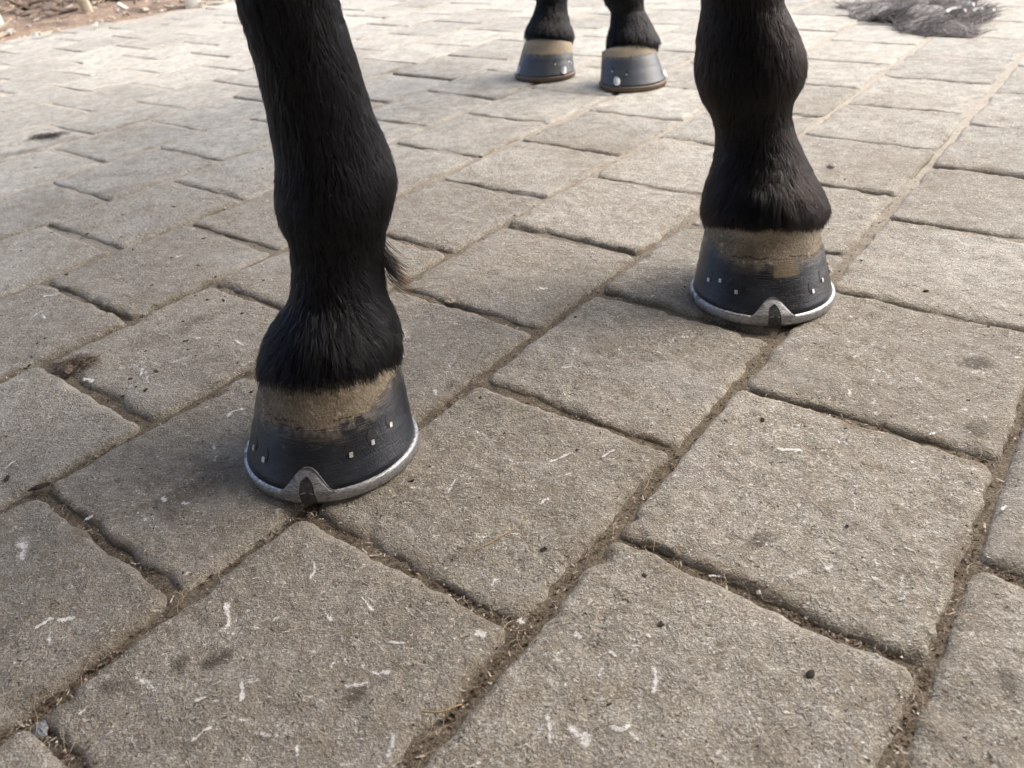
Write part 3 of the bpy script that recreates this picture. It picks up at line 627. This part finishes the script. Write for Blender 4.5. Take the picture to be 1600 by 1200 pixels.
for key, L in LEGS.items():
    h = L['h']; nth = 72
    th = np.linspace(-np.pi, np.pi, nth, endpoint=False); ts = np.linspace(0, 1, 18)
    V = np.vstack([hoof_pt(th, t) for t in ts]); uv = np.array([(a/(2*np.pi), t) for t in ts for a in th])
    # fine growth rings
    rg = fbm(uv[:, 1]*1.0, uv[:, 0]*0, 14, 2, 5)*.0006; V[:, 0] += np.sin(uv[:, 0]*2*np.pi)*rg; V[:, 1] -= np.cos(uv[:, 0]*2*np.pi)*rg
    n0 = len(V); inner = V[-nth:]*np.array([.8, .8, 1])+np.array([0, .006, .004]); V = np.vstack([V, inner]); uv = np.vstack([uv, uv[-nth:]])
    Fc = grid_faces(len(ts)+1, nth, wrap=True)[:, [0, 1, 2, 3]].tolist(); Fc.append(list(range(nth))[::-1]); Fc.append([n0+i for i in range(nth)])
    ho = mesh_obj('hoof', V, Fc, HOOFM[key], horse, uvs=uv); ho['label'] = HLAB[key]
    ho.location = (h['c'][0]-HORG[0], h['c'][1]-HORG[1], .0012); ho.rotation_euler = (0, 0, h['phi']); ho.scale = (h['s'],)*3
    # horseshoe: open ring under the wall
    a = np.radians(np.linspace(-158, 158, 80)); prof = [(.0012, SHOE_T), (.0022, SHOE_T-.0005), (.0028, SHOE_T-.0022), (.0026, .0012), (.0018, 0), (-.020, 0), (-.021, SHOE_T), (-.005, SHOE_T+.0004)]
    rows = []
    for w, z in prof:
        b = hoof_pt(a, 0*a); b[:, 2] = z
        b[:, 0] += np.sin(a)*w; b[:, 1] -= np.cos(a)*w
        rows.append(b)
    V = np.stack(rows, 1); ns, npf = V.shape[:2]; V = V.reshape(-1, 3)
    Fc = grid_faces(ns, npf, wrap=True)[:, [3, 2, 1, 0]].tolist(); Fc.append(list(range(npf))); Fc.append([(ns-1)*npf+i for i in range(npf)][::-1])
    so = mesh_obj('horseshoe', V, Fc, M['shoe'] if L['front'] else M['shoe_brown'], ho)
    if L['front']:
        half = .020/.066
        us = np.linspace(-1, 1, 25); hgt = lambda u: .215*(.5+.5*math.cos(math.pi*abs(u)**1.12))**.85
        vs_ = [np.linspace(-.07, hgt(u), 9) for u in us]
        fn = lambda u, v, out: hoof_pt(u*half, max(v, 0), out)+np.array([0, 0, min(v, 0)*.118])
        slab(fn, us, vs_, lambda u, v: .0024+.0009*(1-u*u)-.004*max(v, 0)+(-.0010 if v >= hgt(u)-1e-6 else 0), 'toe_clip', M['clip'], ho)
        # dark tarry smear on the clip
        us = np.linspace(-1, 1, 13); wob = lambda u: .045+.085*max(.02, 1-abs(u)**4)**.5+.012*math.sin(u*4+1)
        vs_ = [np.linspace(-.085, wob(u), 9) for u in us]
        fn = lambda u, v, out: hoof_pt(u*half*(.27-.25*v)+.014-.13*v, max(v, 0), out)+np.array([0, 0, min(v, 0)*.11])
        slab(fn, us, vs_, lambda u, v: .0033-.004*max(v, 0)+.00012, 'dark_smear', M['clip_smear'], ho)
    else:
        for q_ in CLIPS[key]:
            a0 = R(find_th(h, *q_)[0]); us = np.linspace(-1, 1, 15); cw = lambda u: .115*math.sqrt(max(.02, 1-u*u))
            vs_ = [np.linspace(.15-cw(u), .15+cw(u), 8) for u in us]
            fn = lambda u, v, out, a0=a0: hoof_pt(a0+u*.115, v, out)
            slab(fn, us, vs_, lambda u, v: .0042*max(.15, 1-u*u*.8), 'side_clip', M['clip_white'], ho)
    for (ang, t) in [find_th(h, *q) for q in NAILS[key]]:
        for (da, dt, wa, wt, th_, mt, nm) in ((0, 0, .0014, .0014, .0011, M['nail'], 'nail'), (-.03*np.sign(ang), .055, .0024, .0046, .0002, M['smear'], 'nail_mark')):
            base = hoof_pt(R(ang)+da, t+dt); us = np.linspace(-1, 1, 5)
            fn = lambda u, v, out, ang=ang, t=t, da=da, dt=dt, wa=wa, wt=wt: hoof_pt(R(ang)+da+u*wa/.065, t+dt+v*wt/.062, out)
            vs_ = [np.linspace(-1, 1, 5)*(1 if nm == 'nail' else math.sqrt(max(.08, 1-u*u))) for u in us]
            slab(fn, us, vs_, lambda u, v, th_=th_: th_, nm, mt, ho, smooth=False)

# ------------------------------------------------------------------ beyond the paving
def tubemesh(pts, rad, seg=8):
    pts = np.asarray(pts, float); n = len(pts); rad = np.broadcast_to(rad, (n,)); tan = np.gradient(pts, axis=0); tan /= np.linalg.norm(tan, axis=1)[:, None]+1e-9
    ref = np.array([0, 0, 1.0]) if abs(tan[0][2]) < .9 else np.array([1.0, 0, 0]); th = np.linspace(0, 2*np.pi, seg, endpoint=False); V = []
    for i in range(n):
        a = np.cross(tan[i], ref); a /= np.linalg.norm(a)+1e-9; b = np.cross(tan[i], a); V.append(pts[i]+rad[i]*(np.outer(np.cos(th), a)+np.outer(np.sin(th), b)))
    Fc = grid_faces(n, seg, wrap=True).tolist(); Fc.append(list(range(seg))[::-1]); Fc.append([(n-1)*seg+i for i in range(seg)])
    return np.vstack(V), Fc
def boxpost(base, w, d, hgt, rz, lean):
    ch = .12; V = []; prof = [(-w, -d*(1-ch)), (-w*(1-ch), -d), (w*(1-ch), -d), (w, -d*(1-ch)), (w, d*(1-ch)), (w*(1-ch), d), (-w*(1-ch), d), (-w, d*(1-ch))]
    zs = [-.05, .03, hgt*.5, hgt-.02, hgt]
    for z in zs:
        k_ = .88 if z == hgt else 1
        for (a, b) in prof:
            x = a*k_; y = b*k_; V.append((base[0]+x*math.cos(rz)-y*math.sin(rz)+lean[0]*z, base[1]+x*math.sin(rz)+y*math.cos(rz)+lean[1]*z, z))
    Fc = grid_faces(len(zs), 8, wrap=True).tolist(); Fc.append(list(range(8))[::-1]); Fc.append([len(zs)*8-8+i for i in range(8)])
    return np.array(V), Fc
EAVE = .75  # overhang of the added shelter that shades the near paving
POSTS = [((-4, 43), .024, .03, M['white'], (-.10, 0), 'white painted post at the far left edge of the paving', 'white_post'),
         ((139, 22), .019, .024, M['cream'], (-.13, 0), 'slim cream wooden post standing in the soil beside the pole', 'wooden_post'),
         ((303, 10), .031, .031, M['white'], (.02, 0), 'thick white post at the edge of the paving near the horse leg', 'white_post')]
for (px, w, d, mt, lean, lab, nm) in POSTS:
    p = at_z(*px); V, Fc = boxpost((0, 0), w, d, 1.15, .3, lean); tag(mesh_obj(nm, V, Fc, mt, loc=(p[0], p[1], 0)), lab, 'post')
p0 = at_z(-60, 16); p1 = at_z(250, -1); pts = [p0+(p1-p0)*q+np.array([0, 0, .03+.02*math.sin(q*5)]) for q in np.linspace(-.2, 1.5, 24)]
V, Fc = tubemesh(pts, .012, 10); tag(mesh_obj('pole', V, Fc, M['pink']), 'long pinkish pole lying across the soil behind the posts', 'pole')
# wood chips and twigs on the soil
def scatter_boxes(name, pts, size, aspect, mat, label, seed, flat=.3, kind='stuff', cat=None, parent=None):
    rg = np.random.default_rng(seed); V, Fc = [], []
    cube = np.array([(x, y, z) for x in (-1, 1) for y in (-1, 1) for z in (-1, 1)], float)
    cf = [(0, 1, 3, 2), (4, 6, 7, 5), (0, 4, 5, 1), (2, 3, 7, 6), (0, 2, 6, 4), (1, 5, 7, 3)]
    for p in pts:
        s = size[0]*(size[1]/size[0])**rg.random(); a = rg.uniform(0, math.pi*2); b = rg.normal(0, .25)
        d = np.array([s*rg.uniform(aspect[0], aspect[1]), s, s*flat])*.5
        q = cube*d*(1+rg.normal(0, .22, (8, 3))); c, s2 = math.cos(a), math.sin(a); cb, sb = math.cos(b), math.sin(b)
        q = q@np.array([[cb, 0, sb], [0, 1, 0], [-sb, 0, cb]]); q = q@np.array([[c, s2, 0], [-s2, c, 0], [0, 0, 1]])
        o_ = len(V)*8; V.append(q+np.asarray(p)+np.array([0, 0, d[2]*.8])); Fc += [[i+o_ for i in f_] for f_ in cf]
    o = mesh_obj(name, np.vstack(V), Fc, mat, parent, smooth=False); return tag(o, label, cat, kind=kind)
def soil_pts(n, seed, vmin, vmax, umin, umax, pw=1.0, zz=.012):
    rg = np.random.default_rng(seed); u = rg.uniform(umin, umax, n); v = vmin+(vmax-vmin)*rg.random(n)**pw; xy = uv2xy(u, v); return [(a[0], a[1], zz) for a in xy]
E0 = 14.35*PW
scatter_boxes('wood_chips', soil_pts(420, 1, E0-.02, E0+1.6, 0, 4.5, 1.6), (.006, .026), (1, 3), M['chip'], 'tan wood chips strewn over the brown soil beyond the paving', 3)
scatter_boxes('pale_chips', soil_pts(110, 2, E0-.07, E0+.30, 0, 4.5, 1.3), (.006, .024), (1, 2.8), M['chip_pale'], 'pale chips lying along the edge of the soil strip', 4, .5)
rg = np.random.default_rng(5); V_, F_, of = [], [], 0
for i in range(420):
    v = E0+.45+1.8*rg.random(); u = rg.uniform(.2, 4.2); b = uv2xy(np.array(u), np.array(v)); a = rg.uniform(0, 6.28); l_ = rg.uniform(.08, .45)
    n_ = 6; pts = [(b[0]+math.cos(a+.3*q)*l_*q, b[1]+math.sin(a+.3*q)*l_*q, .015+rg.uniform(0, .07)+.04*math.sin(q*3+i)) for q in np.linspace(0, 1, n_)]
    V, Fc = tubemesh(pts, np.linspace(.004, .0012, n_)*rg.uniform(.6, 1.6), 5); V_.append(V); F_ += [[q+of for q in f_] for f_ in Fc]; of += len(V)
tag(mesh_obj('dry_twigs', np.vstack(V_), F_, M['twig']), 'tangle of dry dark twigs on the soil behind the posts', kind='stuff')
scatter_boxes('leaf_litter', soil_pts(1500, 9, E0+.5, E0+2.4, 0, 4.4, 1.0, .014), (.012, .05), (1, 2), M['twig'], 'dark leaf litter under the dry twigs', 8, .12)

# pile of grey hair clippings, upper right
pc = (at_z(1345, 30)+at_z(1530, 28))/2; pc = at_z(1437, 28)
pile = tag(empty('clippings_pile', (pc[0], pc[1], 0)), 'pile of swept grey hair clippings and hoof parings on the paving', 'pile')
rx, ry = (at_z(1540, 30)-at_z(1335, 30))[0]/2, .20
A, T = np.meshgrid(np.linspace(0, 1, 22), np.linspace(0, 2*np.pi, 60, endpoint=False), indexing='ij')
rr = A*(1+.22*np.sin(3*T+1)+.1*np.sin(7*T)); x = rr*rx*np.cos(T); y = rr*ry*np.sin(T)
z = .002+(1-A**1.5)*.021*(1+.7*fbm(x+5, y+5, 14, 3, 6))+(1-A)*.012
def grey_fluff():
    k = NT('grey_clippings'); g = k.n('NewGeometry').outputs['Position']; n = k.noise(g, 60, 5, .7, 1.5)
    k.col(k.mix(k.ramp(n, .35, .65), (.16, .155, .155), (.46, .45, .44))); k.setv('Roughness', .95); k.setv('Normal', k.bump(n, .01)); return k.m
M['grey'] = grey_fluff(); M['grey_hair'] = hair_mat('grey_hair', (.22, .205, .195), .6); M['parings'] = simple('hoof_paring', (.42, .42, .42), .9, 0, .35, 60)
mesh_obj('clipping_mound', np.stack([x, y, z], -1).reshape(-1, 3), grid_faces(*A.shape, wrap=True), M['grey'], pile)
rg = np.random.default_rng(12); n = 9000; a = rg.uniform(0, 2*np.pi, n); r_ = np.sqrt(rg.random(n))*1.08*(1+.22*np.sin(3*a+1)+.1*np.sin(7*a))
bx, by = r_*rx*np.cos(a), r_*ry*np.sin(a); bz = .002+np.clip(1-r_**1.5, 0, 1)*.026; S = np.linspace(0, 1, 5)[None, :, None]
ang = fbm(bx+3, by+3, 9, 2, 3)*3+rg.normal(0, .7, n); dv = np.stack([np.cos(ang), np.sin(ang), rg.normal(.15, .25, n)], -1); pd = np.stack([-np.sin(ang), np.cos(ang), np.zeros(n)], -1)
ln = rg.uniform(.015, .05, n)[:, None, None]
st = np.stack([bx, by, bz], -1)[:, None]+ln*(dv[:, None]*S+pd[:, None]*(S**2-S)*rg.normal(0, .8, (n, 1, 1))); st[..., 2] = np.maximum(st[..., 2], .0015)
tag(hair_obj('loose_hair', st, np.tile(.0005*np.array([1, 1, 1, .8, .3]), (n, 1))*rg.uniform(.5, 1.5, (n, 1)), M['grey_hair'], pile), kind='stuff')
V_, F_, of = [], [], 0
for i in range(46):
    a = rg.uniform(-1.4, 1.2); q = rg.uniform(.15, 1.05); b = np.array([q*rx*math.cos(a), q*ry*math.sin(a), .022+.034*(1-q)]); a2 = rg.uniform(0, 6.28); l_ = rg.uniform(.012, .04)
    c1 = rg.uniform(1, 2.5); pts = np.array([(b[0]+math.cos(a2+c1*s_1)*l_*s_1, b[1]+math.sin(a2+c1*s_1)*l_*s_1, b[2]+.006*math.sin(s_1*3)) for s_1 in np.linspace(0, 1, 6)])
    w_ = np.array([-math.sin(a2), math.cos(a2), .5])*.0035; th_ = np.array([0, 0, .0012])
    V = np.vstack([pts-w_, pts+w_, pts+w_+th_, pts-w_+th_]); m = 6; Fc = []
    for jj in range(4):
        for s_1 in range(5): Fc.append([jj*m+s_1, jj*m+s_1+1, ((jj+1) % 4)*m+s_1+1, ((jj+1) % 4)*m+s_1])
    Fc += [[0, m, 2*m, 3*m], [m-1, 4*m-1, 3*m-1, 2*m-1]]
    V_.append(V); F_ += [[q2+of for q2 in f_] for f_ in Fc]; of += len(V)
tag(mesh_obj('hoof_parings', np.vstack(V_), F_, M['parings'], pile, smooth=False), 'pale curled hoof parings', kind='stuff')

# unseen shelter added behind the camera: its wall and eaves shade the near paving
M['render_wall'] = simple('rendered_wall', (.50, .45, .38), .9, 0, .1, 5, .002); M['roof_tin'] = simple('painted_tin', (.22, .23, .23), .5, 0, .15, 3); M['beam'] = simple('beam_wood', (.20, .14, .09), .8, 0, .3, 20)
st_ = tag(empty('stable', (0, -2.2, 0)), 'rendered stable front with a tin roof whose eaves reach over the paving', 'stable')
def box(name, lo, hi, mat, parent):
    V = [(x, y, z) for x in (lo[0], hi[0]) for y in (lo[1], hi[1]) for z in (lo[2], hi[2])]
    return mesh_obj(name, V, [(0, 1, 3, 2), (4, 6, 7, 5), (0, 4, 5, 1), (2, 3, 7, 6), (0, 2, 6, 4), (1, 5, 7, 3)], mat, parent, smooth=False)
box('wall', (-6, -.2, -.03), (6, 0, 2.9), M['render_wall'], st_)  # wall of the added shelter, outside the view
xs = np.arange(-6.3, 6.3, .019); A = np.array([-.5, EAVE+2.2]); U, V = np.meshgrid(xs, A, indexing='ij'); z = 2.95-.10*(V+.5)+.009*np.cos(U*2*np.pi/.076)
mesh_obj('roof', np.stack([U, V, z], -1).reshape(-1, 3), grid_faces(*U.shape)[:, [0, 3, 2, 1]], M['roof_tin'], st_)
for xx in (-5.6, -2.8, 0, 2.8, 5.6): box('rafter', (xx-.04, .01, 2.52), (xx+.04, EAVE+2.1, 2.62), M['beam'], st_)

# ------------------------------------------------------------------ loose things on the paving
def blob(name, px, py, size, mat, label, cat, group=None, sq=(1, 1, .6), seed=0, Z=None, parent=None):
    p = at_z(px, py); rg = np.random.default_rng(seed+int(px*7+py)); th = np.linspace(0, np.pi, 7)[1:-1]; ph = np.linspace(0, 2*np.pi, 10, endpoint=False)
    V = [(0, 0, 1.0)]+[(math.sin(t)*math.cos(f_), math.sin(t)*math.sin(f_), math.cos(t)) for t in th for f_ in ph]+[(0, 0, -1.0)]
    V = np.array(V); V *= (1+rg.normal(0, .16, (len(V), 1))); V *= np.array(sq)*size; a = rg.uniform(0, 6.28); V = V@np.array([[math.cos(a), math.sin(a), 0], [-math.sin(a), math.cos(a), 0], [0, 0, 1]])
    Fc = [[0, 1+i, 1+(i+1) % 10] for i in range(10)]
    for r_ in range(4): Fc += [[1+r_*10+i, 11+r_*10+i, 11+r_*10+(i+1) % 10, 1+r_*10+(i+1) % 10] for i in range(10)]
    Fc += [[51, 41+(i+1) % 10, 41+i] for i in range(10)]
    z = surf_z(p[0], p[1]) if Z is None else Z
    o = mesh_obj(name, V, Fc, mat, parent, smooth=False, loc=(p[0], p[1], z+size*sq[2]*.75)); return tag(o, label, cat, group)
CL = [(272, 323, .0028, 'round dark crumb on the paver left of the near leg, highest there'), (192, 335, .0022, 'dark crumb just left of the round crumb behind the near leg'),
      (324, 468, .0024, 'dark crumb on the paver left of the near pastern'), (203, 591, .0022, 'small black crumb near the white scuff left of the hoof'), (228, 609, .0028, 'flat dark crumb below the small black crumb left of the hoof'),
      (190, 371, .0020, 'tiny dark crumb at a paver edge in the middle left'), (1266, 1055, .0032, 'dark pebble on the large paver at the lower right'), (1191, 659, .0026, 'dark pebble at the corner of the paver below the far front hoof'),
      (803, 105+5, .0030, None), (751, 245, .0040, 'dark crumb in the joint corner behind the near leg at the centre'), (923, 401, .0014, 'tiny black speck on the paver between the front legs'),
      (1070, 449, .0016, 'small dark crumb just left of the far front shoe'), (1448, 452, .0030, 'dark crumb on the paver right of the far front hoof'), (804, 336, .0026, 'black crumb in the joint between the front legs'),
      (105, 430, .0026, 'dark brown shaving left of the near leg'), (1447, 57, .0045, 'dark crumb on the pavers below the pile of clippings'), (768, 44, .0050, None)]
for (px, py, s, lab) in CL:
    if lab: blob('crumb', px, py, s*.75, M['clod'], lab, 'crumb', 'dark crumbs on the paving', (1.3, .9, .4))
for i, (px, py, s, lab) in enumerate([(1299, 262, .0060, 'white pebble on the paver right of the far front leg'), (703, 466, .0058, 'brown broken stone in the joint between the front hooves')]):
    blob('pebble', px, py, s, M['chip_pale'] if i == 0 else M['stone_tan'], lab, 'pebble', None, (1.0, .8, .6) if i == 0 else (1.7, 1, .5), 3, Z=None if i == 0 else -.005)
blob('leaf_scrap', 62, 763, .0040, M['clod'], 'black shrivelled leaf scrap in the joint left of the near hoof', 'leaf scrap', None, (2.0, .8, .35), 2)
blob('leaf_scrap', 11, 748, .0030, M['clod'], 'small black scrap at the left edge of the photo', 'leaf scrap', None, (1.4, .6, .3), 4)
blob('stone', 60, 1135, .0045, M['stone_grey'], 'blue grey stone in the joint at the lower left corner', 'stone', None, (1.2, .8, .5), 5, Z=-.005)
blob('stone', 1187, 921, .0018, M['chip_pale'], 'pale blue stone chip in the joint at the lower right', 'stone', None, (1.2, 1, .6), 6, Z=-.003)
# straws
def strand_mesh(name, pix, rad, mat, label, cat, lift=.001):
    pts = []
    for i, (px, py) in enumerate(pix): p = at_z(px, py); pts.append((p[0], p[1], surf_z(p[0], p[1])+rad+lift*(1 if 0 < i < len(pix)-1 else 0)))
    pts = np.array(pts); t = np.linspace(0, 1, len(pts)); tt = np.linspace(0, 1, 16); P_ = np.stack([np.interp(tt, t, pts[:, i]) for i in range(3)], -1)
    for _ in range(2): P_[1:-1] = (P_[:-2]+2*P_[1:-1]+P_[2:])/4
    V, Fc = tubemesh(P_, rad*np.linspace(1, .55, 16), 6); return tag(mesh_obj(name, V, Fc, mat), label, cat)
strand_mesh('straw', [(742, 860), (765, 850), (790, 836), (812, 820), (824, 811)], .00042, M['straw'], 'longer golden straw lying on the central paver', 'straw')
strand_mesh('straw', [(715, 855), (730, 857), (752, 859)], .00036, M['straw'], 'short brown straw meeting the longer straw on the central paver', 'straw')
strand_mesh('straw', [(660, 835+277), (690, 1118), (707, 1108), (722, 1102)], .0006, M['straw'], 'pale bent straw in the joint at the bottom centre', 'straw')
# scuffs: thin films of crushed stone following the paver relief
SCUFF = [([(26, 842), (38, 862), (40, 885)], 7), ([(45, 995), (72, 975), (92, 962)], 5), ([(80, 975), (105, 968), (128, 963)], 5), ([(350, 930), (358, 960), (348, 1000)], 5), ([(378, 1055), (382, 1085), (372, 1105)], 5),
 ([(292, 1170), (315, 1150), (340, 1132)], 4), ([(488, 865), (490, 890), (483, 912)], 4), ([(620, 1140), (612, 1165), (600, 1195)], 5), ([(466, 1160), (462, 1190)], 4), ([(350, 657), (362, 640), (398, 633)], 3),
 ([(1205, 703), (1235, 706), (1265, 706)], 4), ([(1288, 893), (1305, 880)], 6), ([(1405, 940), (1420, 920)], 5), ([(1405, 856), (1432, 864)], 3), ([(1022, 1030), (1024, 1060), (1018, 1100)], 5), ([(880, 1125), (905, 1150), (930, 1168)], 9),
 ([(942, 1135), (970, 1140), (992, 1126)], 6), ([(855, 1105), (860, 1140), (862, 1175)], 5), ([(895, 985), (908, 1003)], 6), ([(765, 920), (778, 897)], 4), ([(812, 960), (816, 975)], 6), ([(838, 448), (860, 451)], 3),
 ([(868, 574), (903, 571)], 3), ([(695, 775), (720, 740)], 3), ([(850, 724), (900, 706)], 3), ([(935, 716), (965, 700)], 3), ([(840, 790), (862, 777)], 5), ([(678, 605), (684, 620)], 4), ([(60, 466), (100, 460)], 4), ([(128, 592), (152, 596)], 5),
 ([(222, 570), (220, 590)], 3), ([(365, 530), (385, 545)], 3), ([(270, 405), (290, 398)], 3), ([(0, 735), (30, 715)], 3), ([(130, 815), (150, 805)], 4), ([(250, 775), (262, 785)], 5), ([(280, 785), (300, 788)], 4),
 ([(570, 1050), (620, 1052)], 5), ([(740, 985), (760, 1000)], 7), ([(1340, 1180), (1360, 1190)], 4), ([(1010, 690+300), (1018, 1000)], 4), ([(600, 1000), (640, 1005)], 3), ([(505, 950), (520, 975)], 4), ([(1560, 800+0), (1575, 790)], 3),
 ([(230, 590), (232, 600)], 2), ([(560, 930), (590, 960)], 3), ([(1100, 900), (1130, 905)], 3), ([(950, 1010), (965, 1030)], 4), ([(300, 1100), (330, 1090)], 3), ([(120, 1120), (140, 1100)], 3)]
rgs = np.random.default_rng(44)
NB = len(SCUFF)
for _ in range(150):
    px, py = rgs.uniform(0, 1600), rgs.uniform(450, 1195); a = rgs.uniform(0, 3.14); l_ = rgs.uniform(8, 40); b = a+rgs.normal(0, .35)
    w0 = at_z(px, py); q0 = tile_at(w0[0], w0[1])
    if max(abs(q0[2]), abs(q0[3])) > .078: continue
    SCUFF.append(([(px, py), (px+math.cos(a)*l_, py+math.sin(a)*l_*.7), (px+math.cos(a)*l_+math.cos(b)*l_, py+(math.sin(a)+math.sin(b))*l_*.7)], rgs.uniform(3, 8)))
V_, F_, UV_, of = [], [], [], 0
for si_, (pix, wpx) in enumerate(SCUFF):
    rg = np.random.default_rng(si_)
    g = np.array([at_z(*q)[:2] for q in pix]); z_ = proj((g[0][0], g[0][1], 0))[2]; w = wpx/F_PX*z_*2.1
    t = np.linspace(0, 1, len(g)); n_ = 14; tt = np.linspace(0, 1, n_); P_ = np.stack([np.interp(tt, t, g[:, i]) for i in range(2)], -1)
    for _ in range(2): P_[1:-1] = (P_[:-2]+2*P_[1:-1]+P_[2:])/4
    d_ = np.gradient(P_, axis=0); d_ /= np.linalg.norm(d_, axis=1)[:, None]+1e-9; nn_ = np.stack([-d_[:, 1], d_[:, 0]], -1)
    jit_ = np.convolve(rg.normal(0, .16, n_+2), np.ones(3)/3, 'valid')
    for i in range(n_):
        for j, s1 in enumerate((-1, -.5, 0, .5, 1)):
            q = P_[i]+nn_[i]*w*(s1+jit_[i]); V_.append((q[0], q[1], surf_z(q[0], q[1])+.0005)); UV_.append((2*tt[i]-1, s1 if si_ < NB else .30+.70*abs(s1)))
    F_ += (grid_faces(n_, 5)[:, [0, 3, 2, 1]]+of).tolist(); of += n_*5
tag(mesh_obj('scuff_marks', np.array(V_), F_, M['scuff'], uvs=np.array(UV_)), 'white scuffs of crushed stone scraped into the pavers by the shoes', kind='stuff')
# grit: on the pavers and in the joints
def near_pts(n, seed, joints, zoff):
    rg = np.random.default_rng(seed); out = []
    while len(out) < n:
        px, py = rg.uniform(-30, 1630), 1230-950*rg.random()**1.4; p = at_z(px, py)
        if p[1] > 2.2: continue
        if joints:
            u, v = xy2uv(p[0], p[1]); r = math.floor(v/PW)
            if rg.random() < .5: v = round(v/PW)*PW+rg.normal(0, .0025)
            else:
                ks = [jointu(r, kk) for kk in range(-8, 20)]; u = min(ks, key=lambda q: abs(q-u))+rg.normal(0, .0025)
            xy = uv2xy(np.array(u), np.array(v)); out.append((xy[0], xy[1], -.0056+rg.uniform(0, .0022)))
        else: out.append((p[0], p[1], surf_z(p[0], p[1])-.0002))
    return out
scatter_boxes('pale_grit', near_pts(2200, 1, False, 0), (.0003, .0010), (1, 1.8), M['crumb_pale'], 'pale grit scattered over the pavers', 31, .5)
scatter_boxes('brown_grit', near_pts(700, 2, False, 0), (.0004, .0011), (1, 2.5), M['crumb_brown'], 'brown dirt crumbs scattered over the pavers', 32, .5)
scatter_boxes('joint_debris', near_pts(3200, 3, True, 0), (.0004, .0015), (1, 2.2), M['crumb_brown'], 'brown crumbs and bits filling the joints between pavers', 33, .5)
scatter_boxes('pale_joint_debris', near_pts(420, 4, True, 0), (.0004, .0011), (1, 7), M['crumb_pale'], 'pale bits and wood shreds caught in the joints', 34, .4)
rg = np.random.default_rng(77); dp = []
for _ in range(170):
    p = at_z(rg.uniform(-20, 470), rg.uniform(190, 640)) if _ < 120 else at_z(rg.uniform(470, 1600), rg.uniform(200, 1150)); dp.append((p[0], p[1], surf_z(p[0], p[1])-.0002))
scatter_boxes('dark_specks', dp, (.0006, .0028), (1, 2.6), M['clod'], 'small dark specks of dirt, thickest on the pavers at the left', 35, .4)
# shed hairs
def shed(n, seed, joints, mat, name, label, lmin, lmax, rad, curl):
    rg = np.random.default_rng(seed); b = np.array(near_pts(n, seed+50, joints, 0)); a = rg.uniform(0, 6.28, n); c = rg.normal(0, curl, n); L_ = rg.uniform(lmin, lmax, n); K = 9
    st = np.zeros((n, K, 3)); p = b[:, :2].copy(); ang = a.copy(); st[:, 0, :2] = p
    for i in range(1, K): ang = ang+c/K+rg.normal(0, .12, n); p = p+np.stack([np.cos(ang), np.sin(ang)], -1)*(L_/K)[:, None]; st[:, i, :2] = p
    base = b[:, 2] if joints else b[:, 2]+.0006
    st[..., 2] = (base[:, None] if not joints else np.maximum(base[:, None], -.003))+.0012+np.abs(np.sin(np.linspace(0, 3.1, K)))[None]*rg.uniform(0, .003, (n, 1))
    return tag(hair_obj(name, st, np.full((n, K), rad), mat), label, kind='stuff')
shed(420, 1, False, M['pale_hair'], 'shed_hairs', 'fine pale hairs shed on the pavers', .008, .035, .00010, 1.8)
shed(230, 2, True, M['pale_hair'], 'hairs_in_joints', 'curled pale hairs caught in the joints', .008, .03, .00012, 3.2)
shed(300, 3, False, M['dark_hair'], 'dark_shed_hairs', 'fine dark hairs shed on the pavers', .008, .03, .00009, 1.5)
# dark matted tufts
def mat_tuft(px, py, rx, ry, n, mat, label, seed, hgt=.005, rad=.00022, ln=(.006, .018)):
    p = at_z(px, py); rg = np.random.default_rng(seed); q = rg.normal(0, .5, (n, 2))*np.array([rx, ry]); z0 = surf_z(p[0], p[1])
    K = 6; a = rg.uniform(0, 6.28, n); c = rg.normal(0, 2, n); L_ = rg.uniform(*ln, n); st = np.zeros((n, K, 3)); pos = q.copy(); st[:, 0, :2] = pos
    for i in range(1, K): a = a+c/K; pos = pos+np.stack([np.cos(a), np.sin(a)], -1)*(L_/K)[:, None]; st[:, i, :2] = pos
    hz = rg.uniform(.0004, 1, n)*hgt*np.exp(-(q[:, 0]/rx)**2-(q[:, 1]/ry)**2); st[..., 2] = z0+.0006+hz[:, None]
    st[..., 0] += p[0]; st[..., 1] += p[1]; return tag(hair_obj('hair_tuft', st, np.full((n, K), rad), mat), label, 'tuft')
mat_tuft(122, 568, .017, .008, 300, M['brown_hair'], 'matted tuft of brown hair and dirt on the joint left of the near hoof', 3)
blob('dirt_clod', 108, 579, .0055, M['crumb_brown'], 'brown dirt clod under the matted tuft left of the near hoof', 'dirt clod', None, (1.5, .9, .45), 7)
mat_tuft(72, 214, .030, .024, 260, M['dark_hair'], 'soft black tuft of hair lying on the pavers at the upper left', 4, .003, .00022, (.01, .03))
print('pavers', npav, 'scuff verts', len(V_))
